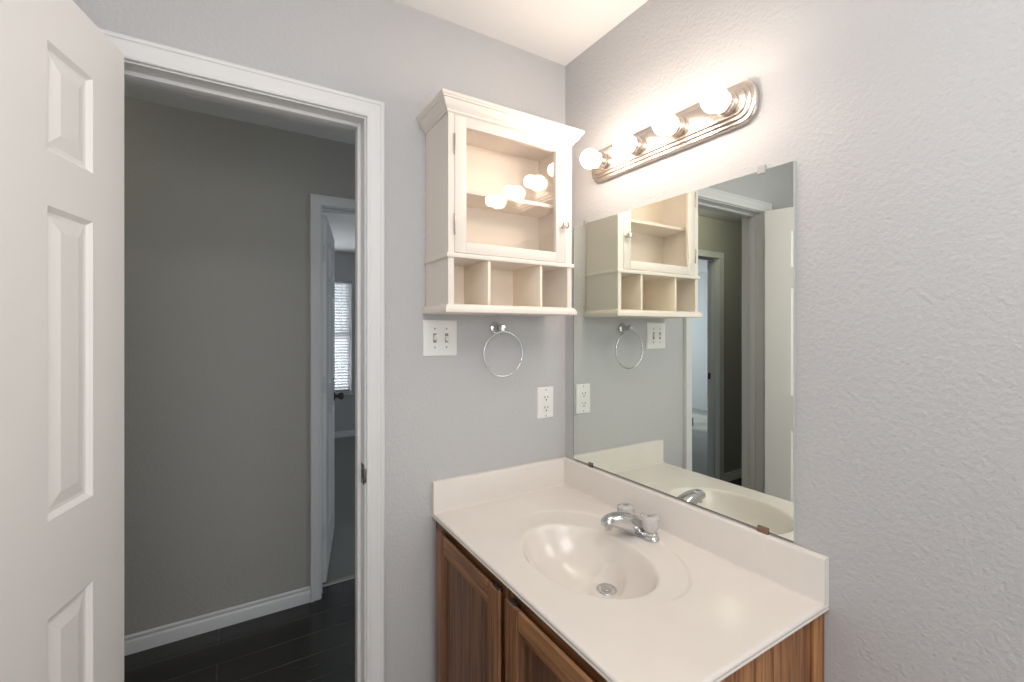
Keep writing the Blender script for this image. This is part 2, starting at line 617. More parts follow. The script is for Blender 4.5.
def panel_door(bm, W, Z0, Z1, T, us, zs, y0=0.0):
    """door leaf in its own frame: width along +x from the hinge edge, thickness T in +y from y0; us / zs: panel spans"""
    xs = sorted({0.0, W, *[q for s in us for q in s]})
    zz = sorted({Z0, Z1, *[q for s in zs for q in s]})
    for y, sgn in ((y0, 1), (y0 + T, -1)):
        for i in range(len(xs) - 1):
            for k in range(len(zz) - 1):
                a, c, e, f = xs[i], xs[i + 1], zz[k], zz[k + 1]
                if (a, c) in us and (e, f) in zs:
                    rings = []
                    for d, h in PANEL:
                        rings.append([(a + d, y + sgn * h, e + d), (c - d, y + sgn * h, e + d), (c - d, y + sgn * h, f - d), (a + d, y + sgn * h, f - d)])
                    rs = [[bm.verts.new(p) for p in r] for r in rings]
                    for p, q in zip(rs, rs[1:]):
                        for j in range(4):
                            bm.faces.new((p[j], p[(j + 1) % 4], q[(j + 1) % 4], q[j]))
                    bm.faces.new(rs[-1])
                else:
                    bm.faces.new([bm.verts.new(p) for p in ((a, y, e), (c, y, e), (c, y, f), (a, y, f))])
    for a, c in ((0.0, None), (W, None)):
        bm.faces.new([bm.verts.new(p) for p in ((a, y0, Z0), (a, y0 + T, Z0), (a, y0 + T, Z1), (a, y0, Z1))])
    for z in (Z0, Z1):
        bm.faces.new([bm.verts.new(p) for p in ((0.0, y0, z), (W, y0, z), (W, y0 + T, z), (0.0, y0 + T, z))])
    bmesh.ops.remove_doubles(bm, verts=bm.verts, dist=1e-5)


KNOB = [(0.031, 0.0), (0.031, 0.004), (0.026, 0.008), (0.013, 0.010), (0.011, 0.016), (0.011, 0.026), (0.016, 0.030), (0.0245, 0.038), (0.027, 0.047),
        (0.0245, 0.056), (0.016, 0.062), (0.0, 0.064)]

# bathroom door: hinged at the far jamb, swung into the bathroom past square
DW = 0.582
d1 = thing('door_1', 'white six-panel bathroom door standing open', 'door', (-1.3465, -0.030, 0), -R(105.3), kind='structure')
bm = B()
pu = [(0.1180, 0.2500), (0.368, 0.482)]
pz = [(0.255, 0.912), (1.085, 1.640), (1.738, 1.930)]
panel_door(bm, DW, 0.012, 2.046, 0.035, pu, pz, 0.008)
bmesh.ops.translate(bm, verts=bm.verts, vec=(0.003, 0, 0))
obj('door_leaf', bm, M['door'], d1, origin=False, angle=12)
for z in (0.25, 1.07, 1.80):
    bm = B()
    lathe(bm, [(0.0, -0.003), (0.0055, -0.002), (0.0055, 0.091), (0.0, 0.092)], (0, 0, z), (0, 0, 1), 14)
    box(bm, (0.0006, 0.010, z), (0.0028, 0.040, z + 0.089), 0.0004)
    obj('hinge', bm, M['steel'], d1, origin=False)
    bm = B()                                   # the leaf let into the jamb
    box(bm, (JL, 0.001, z), (JL + 0.0014, 0.034, z + 0.089), 0.0004)
    for zz_, yy_ in ((z + 0.012, 0.012), (z + 0.045, 0.024), (z + 0.077, 0.012)):
        lathe(bm, [(0.0035, 0), (0.003, 0.0006), (0, 0.0008)], (JL + 0.0013, yy_, zz_), (1, 0, 0), 10)
    obj('hinge_leaf', bm, M['trim'], tr1)
for y_, s_ in ((0.008, -1), (0.043, 1)):
    bm = B()
    lathe(bm, KNOB, (DW - 0.060, y_, 0.985), (0, s_, 0), 24)
    obj('knob', bm, M['steel'], d1, origin=False)

# bedroom door: hinged at the far left of its doorway, swung into the bedroom
d2 = thing('door_2', 'dim white panel door opening into the bedroom', 'door', (AL + 0.001, RY + 0.010, 0), R(76.5), kind='structure')
bm = B()
pu2 = [(0.118, 0.325), (0.427, 0.634)]
panel_door(bm, 0.752, 0.014, 2.062, 0.035, pu2, pz, -0.043)
bmesh.ops.translate(bm, verts=bm.verts, vec=(0.003, 0, 0))
obj('door_leaf', bm, M['door'], d2, origin=False, angle=12)
for y_, s_ in ((-0.043, -1), (-0.008, 1)):
    bm = B()
    lathe(bm, KNOB, (0.690, y_, 0.955), (0, s_, 0), 24)
    k_ = obj('knob', bm, M['bronze'], d2, origin=False)
    k_['label'] = 'dark round door knob'
for z in (0.25, 1.07, 1.80):
    bm = B()
    lathe(bm, [(0.0, -0.003), (0.0055, -0.002), (0.0055, 0.091), (0.0, 0.092)], (0, 0, z), (0, 0, 1), 14)
    box(bm, (0.0008, -0.040, z), (0.0029, -0.012, z + 0.089), 0.0004)
    obj('hinge', bm, M['trim'], d2, origin=False)

# ------------------------------------------------------------------ bedroom window and its blind
w1 = thing('window_1', 'bedroom window behind the white blind', 'window', ((WX0 + WX1) / 2, FY, WZ0), kind='structure')
bm = B()
yw0, yw1 = FY + 0.065, FY + 0.105
f_ = 0.04
box(bm, (WX0, yw0, WZ0), (WX0 + f_, yw1, WZ1), 0.003)
box(bm, (WX1 - f_, yw0, WZ0), (WX1, yw1, WZ1), 0.003)
box(bm, (WX0 + f_, yw0, WZ0), (WX1 - f_, yw1, WZ0 + f_), 0.003)
box(bm, (WX0 + f_, yw0, WZ1 - f_), (WX1 - f_, yw1, WZ1), 0.003)
zm = (WZ0 + WZ1) / 2
box(bm, (WX0 + f_, yw0, zm - 0.025), (WX1 - f_, yw1, zm + 0.025), 0.003)
obj('window_frame', bm, M['trim'], w1)
for a, c in ((WZ0 + f_, zm - 0.025), (zm + 0.025, WZ1 - f_)):
    bm = B()
    box(bm, (WX0 + f_, FY + 0.083, a), (WX1 - f_, FY + 0.087, c))
    obj('pane', bm, M['pane'], w1, smooth=False)
bm = B()
box(bm, (WX0 - 0.03, FY - 0.03, WZ0 - 0.022), (WX1 + 0.03, FY + 0.065, WZ0), 0.004)
obj('window_sill', bm, M['trim'], w1)
bl = thing('window_blind', 'white horizontal slat blind lowered over the bedroom window', 'blind', ((WX0 + WX1) / 2, FY + 0.03, WZ0))
bm = B()
box(bm, (WX0 + 0.006, FY + 0.008, WZ1 - 0.042), (WX1 - 0.006, FY + 0.058, WZ1 - 0.002), 0.003)
obj('headrail', bm, M['slat'], bl)
bm = B()
nz = 38
for i in range(nz):
    z = WZ0 + 0.035 + (WZ1 - 0.06 - WZ0 - 0.035) * i / (nz - 1)
    ta = R(46)
    cy, hw = FY + 0.033, 0.0235
    rr = []
    for s in (-1, -0.5, 0, 0.5, 1):
        bow = 0.003 * (1 - s * s)
        rr.append((cy + s * hw * math.cos(ta) - bow * math.sin(ta), z - s * hw * math.sin(ta) + bow * math.cos(ta)))
    ring0 = [(yy, zz) for yy, zz in rr] + [(yy, zz - 0.0022) for yy, zz in reversed(rr)]
    loft(bm, [[(WX0 + 0.010, yy, zz) for yy, zz in ring0], [(WX1 - 0.010, yy, zz) for yy, zz in ring0]])
obj('slats', bm, M['slat'], bl)
bm = B()
box(bm, (WX0 + 0.010, FY + 0.012, WZ0 + 0.003), (WX1 - 0.010, FY + 0.054, WZ0 + 0.022), 0.003)
obj('bottom_rail', bm, M['slat'], bl)
for x_ in (WX0 + 0.12, WX1 - 0.12):
    bm = B()
    tube(bm, [(x_, FY + 0.0105, WZ0 + 0.02), (x_, FY + 0.0105, WZ1 - 0.03)], 0.0014, 6)
    obj('ladder_cord', bm, M['slat'], bl)
w2 = thing('window_2', 'window of the room seen only in the mirror', 'window', (-4.6, FY + 0.08, 0.7), kind='structure')
bm = B()
yw0, yw1 = FY + 0.065, FY + 0.105
for lo, hi in (((-5.25, yw0, 0.7), (-5.21, yw1, 2.1)), ((-3.99, yw0, 0.7), (-3.95, yw1, 2.1)), ((-5.21, yw0, 0.7), (-3.99, yw1, 0.74)),
               ((-5.21, yw0, 2.06), (-3.99, yw1, 2.1)), ((-5.21, yw0, 1.38), (-3.99, yw1, 1.42))):
    box(bm, lo, hi, 0.002)
obj('window_frame', bm, M['trim'], w2)

# ------------------------------------------------------------------ vanity cabinet
ZC = 0.833                      # counter top
ZU = 0.8185                      # counter underside
VX, VY0, VY1 = -0.533, -0.004, -0.899     # face plane, wall end, free end
van = thing('vanity_cabinet', 'brown stained oak vanity cabinet under the cream countertop', 'cabinet', (-0.27, -0.446, 0))
bm = B()
box(bm, (VX + 0.018, VY1 + 0.016, 0.10), (VX + 0.034, VY0, ZU - 0.20))          # inner backing behind the doors
box(bm, (VX + 0.018, VY0 - 0.014, 0.0), (-0.002, VY0, ZU))                      # wall end panel
box(bm, (VX + 0.034, VY1 + 0.016, 0.10), (-0.002, VY0 - 0.014, 0.118))          # bottom
box(bm, (-0.012, VY1 + 0.016, 0.0), (-0.002, VY0 - 0.014, ZU - 0.2))            # back
obj('carcass', bm, M['oak'], van)
bm = B()
box(bm, (-0.459, VY1 + 0.016, 0.0), (-0.445, VY0 - 0.014, 0.10))
obj('toe_kick', bm, M['oak'], van)
bm = B()
box(bm, (VX + 0.018, VY1, 0.0), (-0.052, VY1 + 0.016, ZU), 0.001)
obj('side_panel', bm, M['oak_side'], van)
bm = B()
box(bm, (-0.046, VY1 - 0.006, 0.0), (-0.001, VY1 + 0.016, ZU), 0.003)
obj('scribe_stile', bm, M['oak_side'], van)
# face frame: stiles and rails
for a, c in ((VY0 - 0.050, VY0), (-0.486, -0.428), (VY1, VY1 + 0.045)):
    bm = B()
    box(bm, (VX, a, 0.10), (VX + 0.018, c, ZU), 0.0015)
    obj('face_stile', bm, M['oak'], van)
for a, c in ((-0.428, VY0 - 0.050), (VY1 + 0.045, -0.486)):
    for e, f in ((ZU - 0.040, ZU), (0.10, 0.145)):
        bm = B()
        box(bm, (VX + 0.0004, a, e), (VX + 0.018, c, f), 0.0015)
        obj('face_rail', bm, M['oak_rail'], van)


def vanity_door(y0, y1, z0, z1, pull_y):
    """overlay door on the face plane; y0 > y1; the edges are cut back behind a finger bevel"""
    xb, xf = VX - 0.001, VX - 0.021
    bv = 0.013
    root = B()
    fw = 0.056
    # stiles
    def prism(bm, y_a, y_b, z_a, z_b, ba, bb_, ca, cb_):
        # front rectangle given, back rectangle pulled in by the finger bevel on outer sides
        bkk = [(xb, y_a - ba, z_a + ca), (xb, y_b + bb_, z_a + ca), (xb, y_b + bb_, z_b - cb_), (xb, y_a - ba, z_b - cb_)]
        mid = [(xf + 0.006, y_a, z_a), (xf + 0.006, y_b, z_a), (xf + 0.006, y_b, z_b), (xf + 0.006, y_a, z_b)]
        k = 0.003
        fr = [(xf, y_a - k, z_a + k), (xf, y_b + k, z_a + k), (xf, y_b + k, z_b - k), (xf, y_a - k, z_b - k)]
        loft(bm, [bkk, mid, fr])
    bm = root
    a, c, e, f = y0, y1, z0, z1
    # back frame that the stiles and rails stand on
    loft(bm, [[(xb, a - bv - 0.002, e + bv + 0.002), (xb, c + bv + 0.002, e + bv + 0.002), (xb, c + bv + 0.002, f - bv - 0.002), (xb, a - bv - 0.002, f - bv - 0.002)],
              [(xb - 0.004, a - bv - 0.002, e + bv + 0.002), (xb - 0.004, c + bv + 0.002, e + bv + 0.002), (xb - 0.004, c + bv + 0.002, f - bv - 0.002), (xb - 0.004, a - bv - 0.002, f - bv - 0.002)]])
    d = obj('door', bm, M['oak'], van)
    for args in ((y0, y0 - fw, z0, z1, bv, 0, bv, bv), (y1 + fw, y1, z0, z1, 0, bv, bv, bv)):
        bm = B()
        prism(bm, *args)
        obj('door_stile', bm, M['oak'], d)
    for args in ((y0 - fw, y1 + fw, z1 - fw, z1, 0, 0, 0, bv), (y0 - fw, y1 + fw, z0, z0 + fw, 0, 0, bv, 0)):
        bm = B()
        prism(bm, *args)
        obj('door_rail', bm, M['oak_rail'], d)
    bm = B()
    a, c, e, f = y0 - fw, y1 + fw, z0 + fw, z1 - fw
    rings = []
    for dd, h in ((-0.001, 0.003), (0.006, 0.011), (0.010, 0.012), (0.013, 0.012)):
        rings.append([(xf + h, a - dd, e + dd), (xf + h, c + dd, e + dd), (xf + h, c + dd, f - dd), (xf + h, a - dd, f - dd)])
    loft(bm, rings, cap=False)
    bm.faces.new([bm.verts.new(p) for p in rings[-1]])
    bmesh.ops.remove_doubles(bm, verts=bm.verts, dist=1e-6)
    obj('door_panel', bm, M['oak_panel'], d, angle=15)
    bm = B()
    # dark finger notch worn into the top edge beside the centre stile
    box(bm, (xf + 0.003, pull_y - 0.017, z1 - 0.006), (xf + 0.016, pull_y + 0.017, z1 + 0.0014), 0.0025)
    q = obj('finger_pull', bm, M['dark'], d)
    q['label'] = 'small dark finger notch on the door top edge'


vanity_door(-0.052, -0.447, 0.135, 0.795, -0.425)
vanity_door(-0.476, -0.870, 0.135, 0.795, -0.498)

# ------------------------------------------------------------------ countertop with moulded oval basin
CW, CD = 0.9127, 0.5475
top = thing('vanity_countertop', 'cream cultured marble vanity countertop with moulded oval sink', 'countertop', (-0.27, -0.456, ZC))
BC, BA = (-0.310, -0.478), (0.148, 0.203)     # basin centre, half axes
RC, RA = (-0.262, -0.455), (0.190, 0.280)     # faint outer oval
DR = (-0.241, -0.484)                          # drain
BD = 0.118                                     # basin depth


def sstep(e0, e1, x):
    t_ = max(0.0, min(1.0, (x - e0) / (e1 - e0)))
    return t_ * t_ * (3 - 2 * t_)


def counter_z(x, y):
    z = bowl_z(x, y)
    rd = math.hypot(x - DR[0], y - DR[1])          # level seat for the drain
    if rd < 0.055:
        w = 1 - sstep(0.029, 0.055, rd)
        z = z * (1 - w) + bowl_z(*DR) * w
    return z


def bowl_z(x, y):
    z = ZC
    # shallow raised ring: the deck inside the outer oval sits a touch lower
    rr = math.hypot((x - RC[0]) / RA[0], (y - RC[1]) / RA[1])
    drop = (1 - sstep(0.955, 1.0, rr)) * 0.0042
    drop *= sstep(-0.34, -0.17, x)
    z -= drop
    r = math.hypot((x - BC[0]) / BA[0], (y - BC[1]) / BA[1])
    if r < 1.4:
        # bowl with a rounded-over rim
        d_ = BD * (1 - r ** 3.0)
        s_ = 0.0042
        z -= s_ * math.log(1 + math.exp(max(-40.0, min(40.0, d_ / s_)))) if d_ < 0.1 else d_
    return z


bm = B()
# polar patch for the basin joined to a grid for the deck: a single displaced grid fine enough for the rim
nx, ny = 190, 310
x0c, x1c, y0c, y1c = -CD + 0.006, -0.001, -0.001, -CW + 0.006
gv = []
for i in range(nx + 1):
    x = x0c + (x1c - x0c) * i / nx
    gv.append([bm.verts.new((x, y0c + (y1c - y0c) * j / ny, counter_z(x, y0c + (y1c - y0c) * j / ny))) for j in range(ny + 1)])
for i in range(nx):
    for j in range(ny):
        bm.faces.new((gv[i][j], gv[i + 1][j], gv[i + 1][j + 1], gv[i][j + 1]))
# rolled edge and underside skirt along the boundary
edge = [gv[0][j] for j in range(0, ny + 1)] + [gv[i][ny] for i in range(1, nx + 1)]


def out_dir(k):
    if k < ny:
        return Vector((-1, 0, 0))
    if k == ny:
        return Vector((-1, -1, 0))
    return Vector((0, -1, 0))


prev = edge
for o_, dz in ((0.003, -0.0008), (0.0055, -0.0030), (0.006, -0.0055), (0.006, -0.0085), (0.0045, -0.0100), (0.006, -0.0115), (0.006, ZU - ZC), (-0.02, ZU - ZC)):
    cur = [bm.verts.new(q.co + out_dir(k) * o_ + Vector((0, 0, dz))) for k, q in enumerate(edge)]
    for k in range(len(edge) - 1):
        bm.faces.new((prev[k], prev[k + 1], cur[k + 1], cur[k]))
    prev = cur
obj('counter_slab', bm, M['marble'], top, angle=50)
BH = 0.0985


def splash(bm, P, Q, nrm, th, z0, z1):
    """upright slab from P to Q on a wall, with a coved foot and a rounded top edge; nrm points off the wall"""
    cove = 0.007
    prof = [(0.0, 0.0), (th + cove, 0.0), (th + cove * 0.3, cove * 0.3), (th, cove), (th, z1 - z0 - 0.006), (th - 0.0018, z1 - z0 - 0.0018), (th - 0.006, z1 - z0), (0.0, z1 - z0)]
    sweep_profile(bm, [(P, nrm, (0, 0, 1)), (Q, nrm, (0, 0, 1))], prof)


bm = B()
splash(bm, (-0.0005, -0.0005, ZC - 0.001), (-0.0005, -CW, ZC - 0.001), (-1, 0, 0), 0.0195, ZC - 0.001, ZC + BH)
obj('backsplash', bm, M['marble'], top)
bm = B()
splash(bm, (-0.012, -0.0005, ZC - 0.001), (-CD + 0.001, -0.0005, ZC - 0.001), (0, -1, 0), 0.0175, ZC - 0.001, ZC + BH)
obj('side_splash', bm, M['marble'], top)
dz_ = counter_z(*DR)
bm = B()
lathe(bm, [(0.0, -0.006), (0.0260, -0.004), (0.0275, 0.0), (0.0262, 0.0018), (0.0225, 0.0012), (0.0205, -0.0010), (0.0205, -0.0040), (0.0, -0.0040)], (DR[0], DR[1], dz_ + 0.0012), (0, 0, 1), 36)
dr = obj('drain', bm, M['chrome'], top)
dr['label'] = 'round chrome drain in the sink bottom'
bm = B()
lathe(bm, [(0.004, -0.005), (0.004, 0.002), (0.0150, 0.0025), (0.0155, 0.0050), (0.0148, 0.0060), (0.0, 0.0064)], (DR[0], DR[1], dz_ + 0.0012), (0, 0, 1), 32)
obj('stopper', bm, M['chrome'], dr, angle=20)

# ------------------------------------------------------------------ faucet
FX, FYc = -0.087, -0.450
fz = counter_z(FX, FYc)
fau = thing('faucet', 'chrome centerset faucet with two clear acrylic handles on the sink', 'faucet', (FX, FYc, fz))
bm = B()


def stad(hx, hy, z, n_=48, e=2.6):
    r_ = []
    for k in range(n_):
        a = 2 * PI * k / n_
        ca, sa = math.cos(a), math.sin(a)
        r_.append((FX + hx * abs(ca) ** (2 / e) * (1 if ca >= 0 else -1), FYc + hy * abs(sa) ** (2 / e) * (1 if sa >= 0 else -1), z))
    return r_


loft(bm, [stad(0.0255, 0.0745, fz - 0.0008), stad(0.026, 0.075, fz + 0.004), stad(0.0245, 0.0735, fz + 0.008), stad(0.0205, 0.069, fz + 0.014), stad(0.017, 0.062, fz + 0.0165)])
obj('base_plate', bm, M['chrome'], fau)
# spout: broad low body sweeping toward the basin, tip turned down
bm = B()
rings = []
for dx, zb, zt_, hw in ((0.024, 0.004, 0.018, 0.022), (0.016, 0.003, 0.034, 0.026), (0.0, 0.003, 0.048, 0.0275), (-0.020, 0.004, 0.0610, 0.0275), (-0.040, 0.010, 0.0690, 0.0262),
                        (-0.060, 0.021, 0.0740, 0.0245), (-0.085, 0.034, 0.0765, 0.0220), (-0.105, 0.0415, 0.0760, 0.0200), (-0.122, 0.0440, 0.0725, 0.0180), (-0.131, 0.0450, 0.0670, 0.0140),
                        (-0.1355, 0.0490, 0.0610, 0.0080)):
    zc_, hh = (zb + zt_) / 2, (zt_ - zb) / 2
    rg = []
    for k in range(28):
        th = 2 * PI * k / 28
        ca, sa = math.cos(th), math.sin(th)
        ex = 2 / 2.5
        rg.append((FX + dx, FYc + hw * abs(ca) ** ex * (1 if ca > 0 else -1), fz + zc_ + hh * abs(sa) ** ex * (1 if sa > 0 else -1)))
    rings.append(rg)
loft(bm, rings)
obj('spout', bm, M['chrome'], fau)
bm = B()
lathe(bm, [(0.0, 0.0), (0.0095, 0.0), (0.0105, 0.003), (0.0105, 0.014), (0.008, 0.016), (0.0, 0.016)], (FX - 0.116, FYc, fz + 0.0345), (0.08, 0, 1), 24)
obj('aerator', bm, M['chrome'], fau)
bm = B()
lathe(bm, [(0.003, 0.0), (0.003, 0.022), (0.0035, 0.023), (0.0062, 0.026), (0.0066, 0.031), (0.0045, 0.0345), (0.0, 0.035)], (FX + 0.020, FYc, fz + 0.016), (0, 0, 1), 18)
obj('lift_rod', bm, M['chrome'], fau)
for s in (-1, 1):
    hy = FYc + s * 0.0475
    bm = B()
    lathe(bm, [(0.0205, 0.0), (0.0205, 0.003), (0.017, 0.006), (0.013, 0.009), (0.0, 0.009)], (FX, hy, fz + 0.0150), (0, 0, 1), 28)
    esc = obj('handle_base', bm, M['chrome'], fau)
    bm = B()
    # fluted clear knob, wider at the top
    rings = []
    for rr_, zz_ in ((0.015, 0.0), (0.0195, 0.003), (0.0235, 0.011), (0.0265, 0.024), (0.0272, 0.033), (0.0250, 0.039), (0.0185, 0.0415), (0.006, 0.0420)):
        rg = []
        for k in range(48):
            th = 2 * PI * k / 48
            fl = 1.0 - 0.12 * (0.5 + 0.5 * math.cos(8 * th)) * (1.0 if zz_ < 0.040 else 0.3)
            rg.append((FX + rr_ * fl * math.cos(th), hy + rr_ * fl * math.sin(th), fz + 0.0235 + zz_))
        rings.append(rg)
    loft(bm, rings)
    hd = obj('handle', bm, M['acrylic'], fau)
    hd['label'] = 'clear fluted acrylic knob handle'
    bm = B()
    lathe(bm, [(0.0, 0.0), (0.009, 0.0), (0.009, 0.0012), (0.0, 0.0014)], (FX, hy, fz + 0.0235 + 0.0422), (0, 0, 1), 20)
    obj('cap', bm, M['chrome'], hd)

# ------------------------------------------------------------------ mirror with its clips
MY0, MY1, MZ0, MZ1 = -0.0559, -0.8418, 0.9383, 1.8069
mir = thing('wall_mirror', 'large frameless wall mirror above the backsplash', 'mirror', (0, (MY0 + MY1) / 2, MZ0))
bm = B()
box(bm, (-0.0042, MY1, MZ0), (-0.0010, MY0, MZ1))
obj('mirror_glass', bm, M['mirror'], mir, smooth=False)
e_ = 0.0014
for lo, hi, m_ in (((-0.0043, MY1, MZ0 - e_), (-0.0010, MY0, MZ0), M['dark']), ((-0.0043, MY0, MZ0 - e_), (-0.0010, MY0 + e_, MZ1), M['dark']),
                   ((-0.0043, MY1 - 0.0022, MZ0 - e_), (-0.0010, MY1, MZ1), M['edge']), ((-0.0043, MY1, MZ1), (-0.0010, MY0, MZ1 + e_), M['edge'])):
    bm = B()
    box(bm, lo, hi)
    obj('edge', bm, m_, mir, smooth=False)


def clip(y, z, up, m, w=0.011, label=None):
    bm = B()
    s = 1 if up else -1
    lo, hi = sorted((z - s * 0.008, z + s * 0.012))
    box(bm, (-0.0080, y - w, lo), (-0.0046, y + w, hi), 0.0012)
    lo, hi = sorted((z + s * 0.0016, z + s * 0.012))
    box(bm, (-0.0046, y - w, lo), (-0.0004, y + w, hi), 0.0006)
    c = obj('clip', bm, m, mir)
    if label:
        c['label'] = label
    return c


clip(-0.768, MZ1, True, M['clip'], 0.0095, 'clear plastic mirror clip with a screw')
clip(-0.118, MZ1, True, M['steel'], 0.003)
clip(-0.152, MZ0, False, M['steel_dark'], 0.010, 'small dark metal mirror clip')
clip(-0.772, MZ0, False, M['brown_clip'], 0.013, 'brown mirror clip on the backsplash')

# ------------------------------------------------------------------ vanity light bar
LY, LZ, LL, LH = -0.4630, 1.988, 0.299, 0.055
lt = thing('vanity_light', 'brushed nickel bar light with four lit globe bulbs above the mirror', 'wall light', (0, LY, LZ))


def pill(hl, hh, x, n_=20):
    """rounded bar outline in the wall plane"""
    r_ = []
    for cx, a0 in ((hl - hh, -PI / 2), (-(hl - hh), PI / 2)):
        for k in range(n_ + 1):
            a = a0 + PI * k / n_
            ex = 2 / 2.7
            ca, sa = math.cos(a), math.sin(a)
            r_.append((x, LY + cx + hh * abs(ca) ** ex * (1 if ca >= 0 else -1), LZ + hh * abs(sa) ** ex * (1 if sa >= 0 else -1)))
    return r_


bm = B()
rings = []
for ins, x in ((0.0, -0.0005), (0.0, -0.010), (0.002, -0.0135), (0.0055, -0.0155), (0.0115, -0.0160), (0.0125, -0.0205), (0.015, -0.0225), (0.0205, -0.0230),
               (0.0215, -0.0275), (0.024, -0.0295), (0.029, -0.0300)):
    rings.append(pill(LL - ins, LH - ins, x))
loft(bm, rings)
obj('backplate', bm, M['nickel'], lt, angle=22)
for k in range(4):
    by = LY - 0.006 + 0.2285 - 0.1523 * k
    bm = B()
    lathe(bm, [(0.027, 0.0), (0.0285, 0.003), (0.0285, 0.006), (0.0240, 0.009), (0.0240, 0.012), (0.0262, 0.013), (0.0262, 0.017), (0.0240, 0.018), (0.0240, 0.021),
               (0.0262, 0.022), (0.0262, 0.029), (0.021, 0.030), (0.019, 0.025), (0.0, 0.023)], (-0.0295, by, LZ), (-1, 0, 0), 32)
    sk = obj('socket', bm, M['nickel'], lt)
    bm = B()
    rb = 0.0315
    pr = [(0.0, 0.0), (0.0135, 0.0), (0.0135, 0.004)]
    cz = 0.004 + rb * 0.93
    for j in range(1, 17):
        th = PI * (1 - j / 17) * 0.88
        pr.append((rb * math.sin(th), cz + rb * math.cos(th)))
    pr.append((0.0, cz + rb))
    lathe(bm, pr, (-0.0530, by, LZ), (-1, 0, 0), 32)
    bu = obj('light_bulb', bm, M['bulb'], lt, angle=60)
    pl = bpy.data.lights.new('bulb_light', 'POINT')
    pl.energy, pl.color, pl.shadow_soft_size = BULB_WATTS, BULB_COLOR, 0.024
    po = bpy.data.objects.new('bulb_light', pl)
    COL.objects.link(po)
    po.location = (-0.123, by, LZ)

# ------------------------------------------------------------------ wall cabinet
KX0, KX1, KY = -0.5680, -0.1130, -0.1765        # sides and face plane
cab = thing('wall_cabinet', 'cream wall cabinet with glass door, crown and three open cubbies', 'cabinet', ((KX0 + KX1) / 2, 0, 1.470))
cab_turn, cab_off = 0.006, -0.0016
bm = B()
TS = 0.018
for a, c in ((KX0, KX0 + TS), (KX1 - TS, KX1)):
    box(bm, (a + (0.0006 if a == KX0 else 0), KY + 0.0008, 1.492), (c - (0 if a == KX0 else 0.0006), -0.0005, 2.060))
box(bm, (KX0 + TS, KY + 0.012, 2.044), (KX1 - TS, -0.0005, 2.060))
obj('carcass', bm, M['cabinet'], cab, smooth=False)
bm = B()
box(bm, (KX0 + TS, -0.008, 1.492), (KX1 - TS, -0.0005, 2.044))
obj('back_panel', bm, M['cabinet_in'], cab, smooth=False)
bm = B()
box(bm, (KX0 + TS, -0.145, 1.834), (KX1 - TS, -0.008, 1.846), 0.002)
obj('inner_shelf', bm, M['cabinet_in'], cab)
# face frame around the inset door
bm = B()
box(bm, (KX0, KY, 1.645), (KX0 + 0.0195, KY + 0.018, 2.050))
box(bm, (KX1 - 0.0275, KY, 1.645), (KX1, KY + 0.018, 2.050))
box(bm, (KX0 + 0.0195, KY, 2.047), (KX1 - 0.0275, KY + 0.018, 2.062))
box(bm, (KX0, KY, 1.495), (KX0 + TS, KY + 0.012, 1.632))
box(bm, (KX1 - TS + 0.002, KY, 1.495), (KX1, KY + 0.012, 1.632))
obj('face_frame', bm, M['cabinet'], cab, smooth=False)


def ledge(name, prof, z, m=M['cabinet']):
    """moulding round the two sides and the front, mitred at the front corners"""
    bm = B()
    up = (0, 0, 1)
    sweep_profile(bm, [((KX0, -0.0005, z), (-1, 0, 0), up), ((KX0, KY, z), (-1, -1, 0), up), ((KX1, KY, z), (1, -1, 0), up), ((KX1, -0.0005, z), (1, 0, 0), up)], prof)
    return bm


bm = ledge('', [(0.0, 0.0), (0.0035, 0.0), (0.006, 0.002), (0.006, 0.006), (0.009, 0.009), (0.015, 0.014), (0.019, 0.020), (0.0215, 0.026), (0.0225, 0.030), (0.0265, 0.031),
                (0.0275, 0.035), (0.0305, 0.037), (0.0315, 0.044), (0.0295, 0.046), (0.0, 0.046)], 2.0490)
box(bm, (KX0 + 0.001, KY + 0.001, 2.062), (KX1 - 0.001, -0.0005, 2.0948))
obj('crown', bm, M['cabinet'], cab, angle=25)
bm = ledge('', [(0.0, 0.0), (0.005, 0.0), (0.006, 0.0025), (0.006, 0.0105), (0.0045, 0.013), (0.0, 0.0135)], 1.6315)
box(bm, (KX0 + 0.0002, KY + 0.0002, 1.6317), (KX1 - 0.0002, -0.0005, 1.6445))
obj('middle_shelf', bm, M['cabinet'], cab)
bm = ledge('', [(0.0, 0.0), (0.0115, 0.0), (0.013, 0.002), (0.013, 0.009), (0.011, 0.015), (0.007, 0.021), (0.003, 0.0245), (0.0, 0.025)], 1.4715)
box(bm, (KX0 + 0.0002, KY + 0.0002, 1.4717), (KX1 - 0.0002, -0.0005, 1.4955))
obj('base_moulding', bm, M['cabinet'], cab)
for x_ in (-0.4320, -0.2385):
    bm = B()
    box(bm, (x_ - 0.0047, KY + 0.002, 1.4955), (x_ + 0.0047, -0.008, 1.6317), 0.0008)
    obj('divider', bm, M['cabinet_in'], cab)
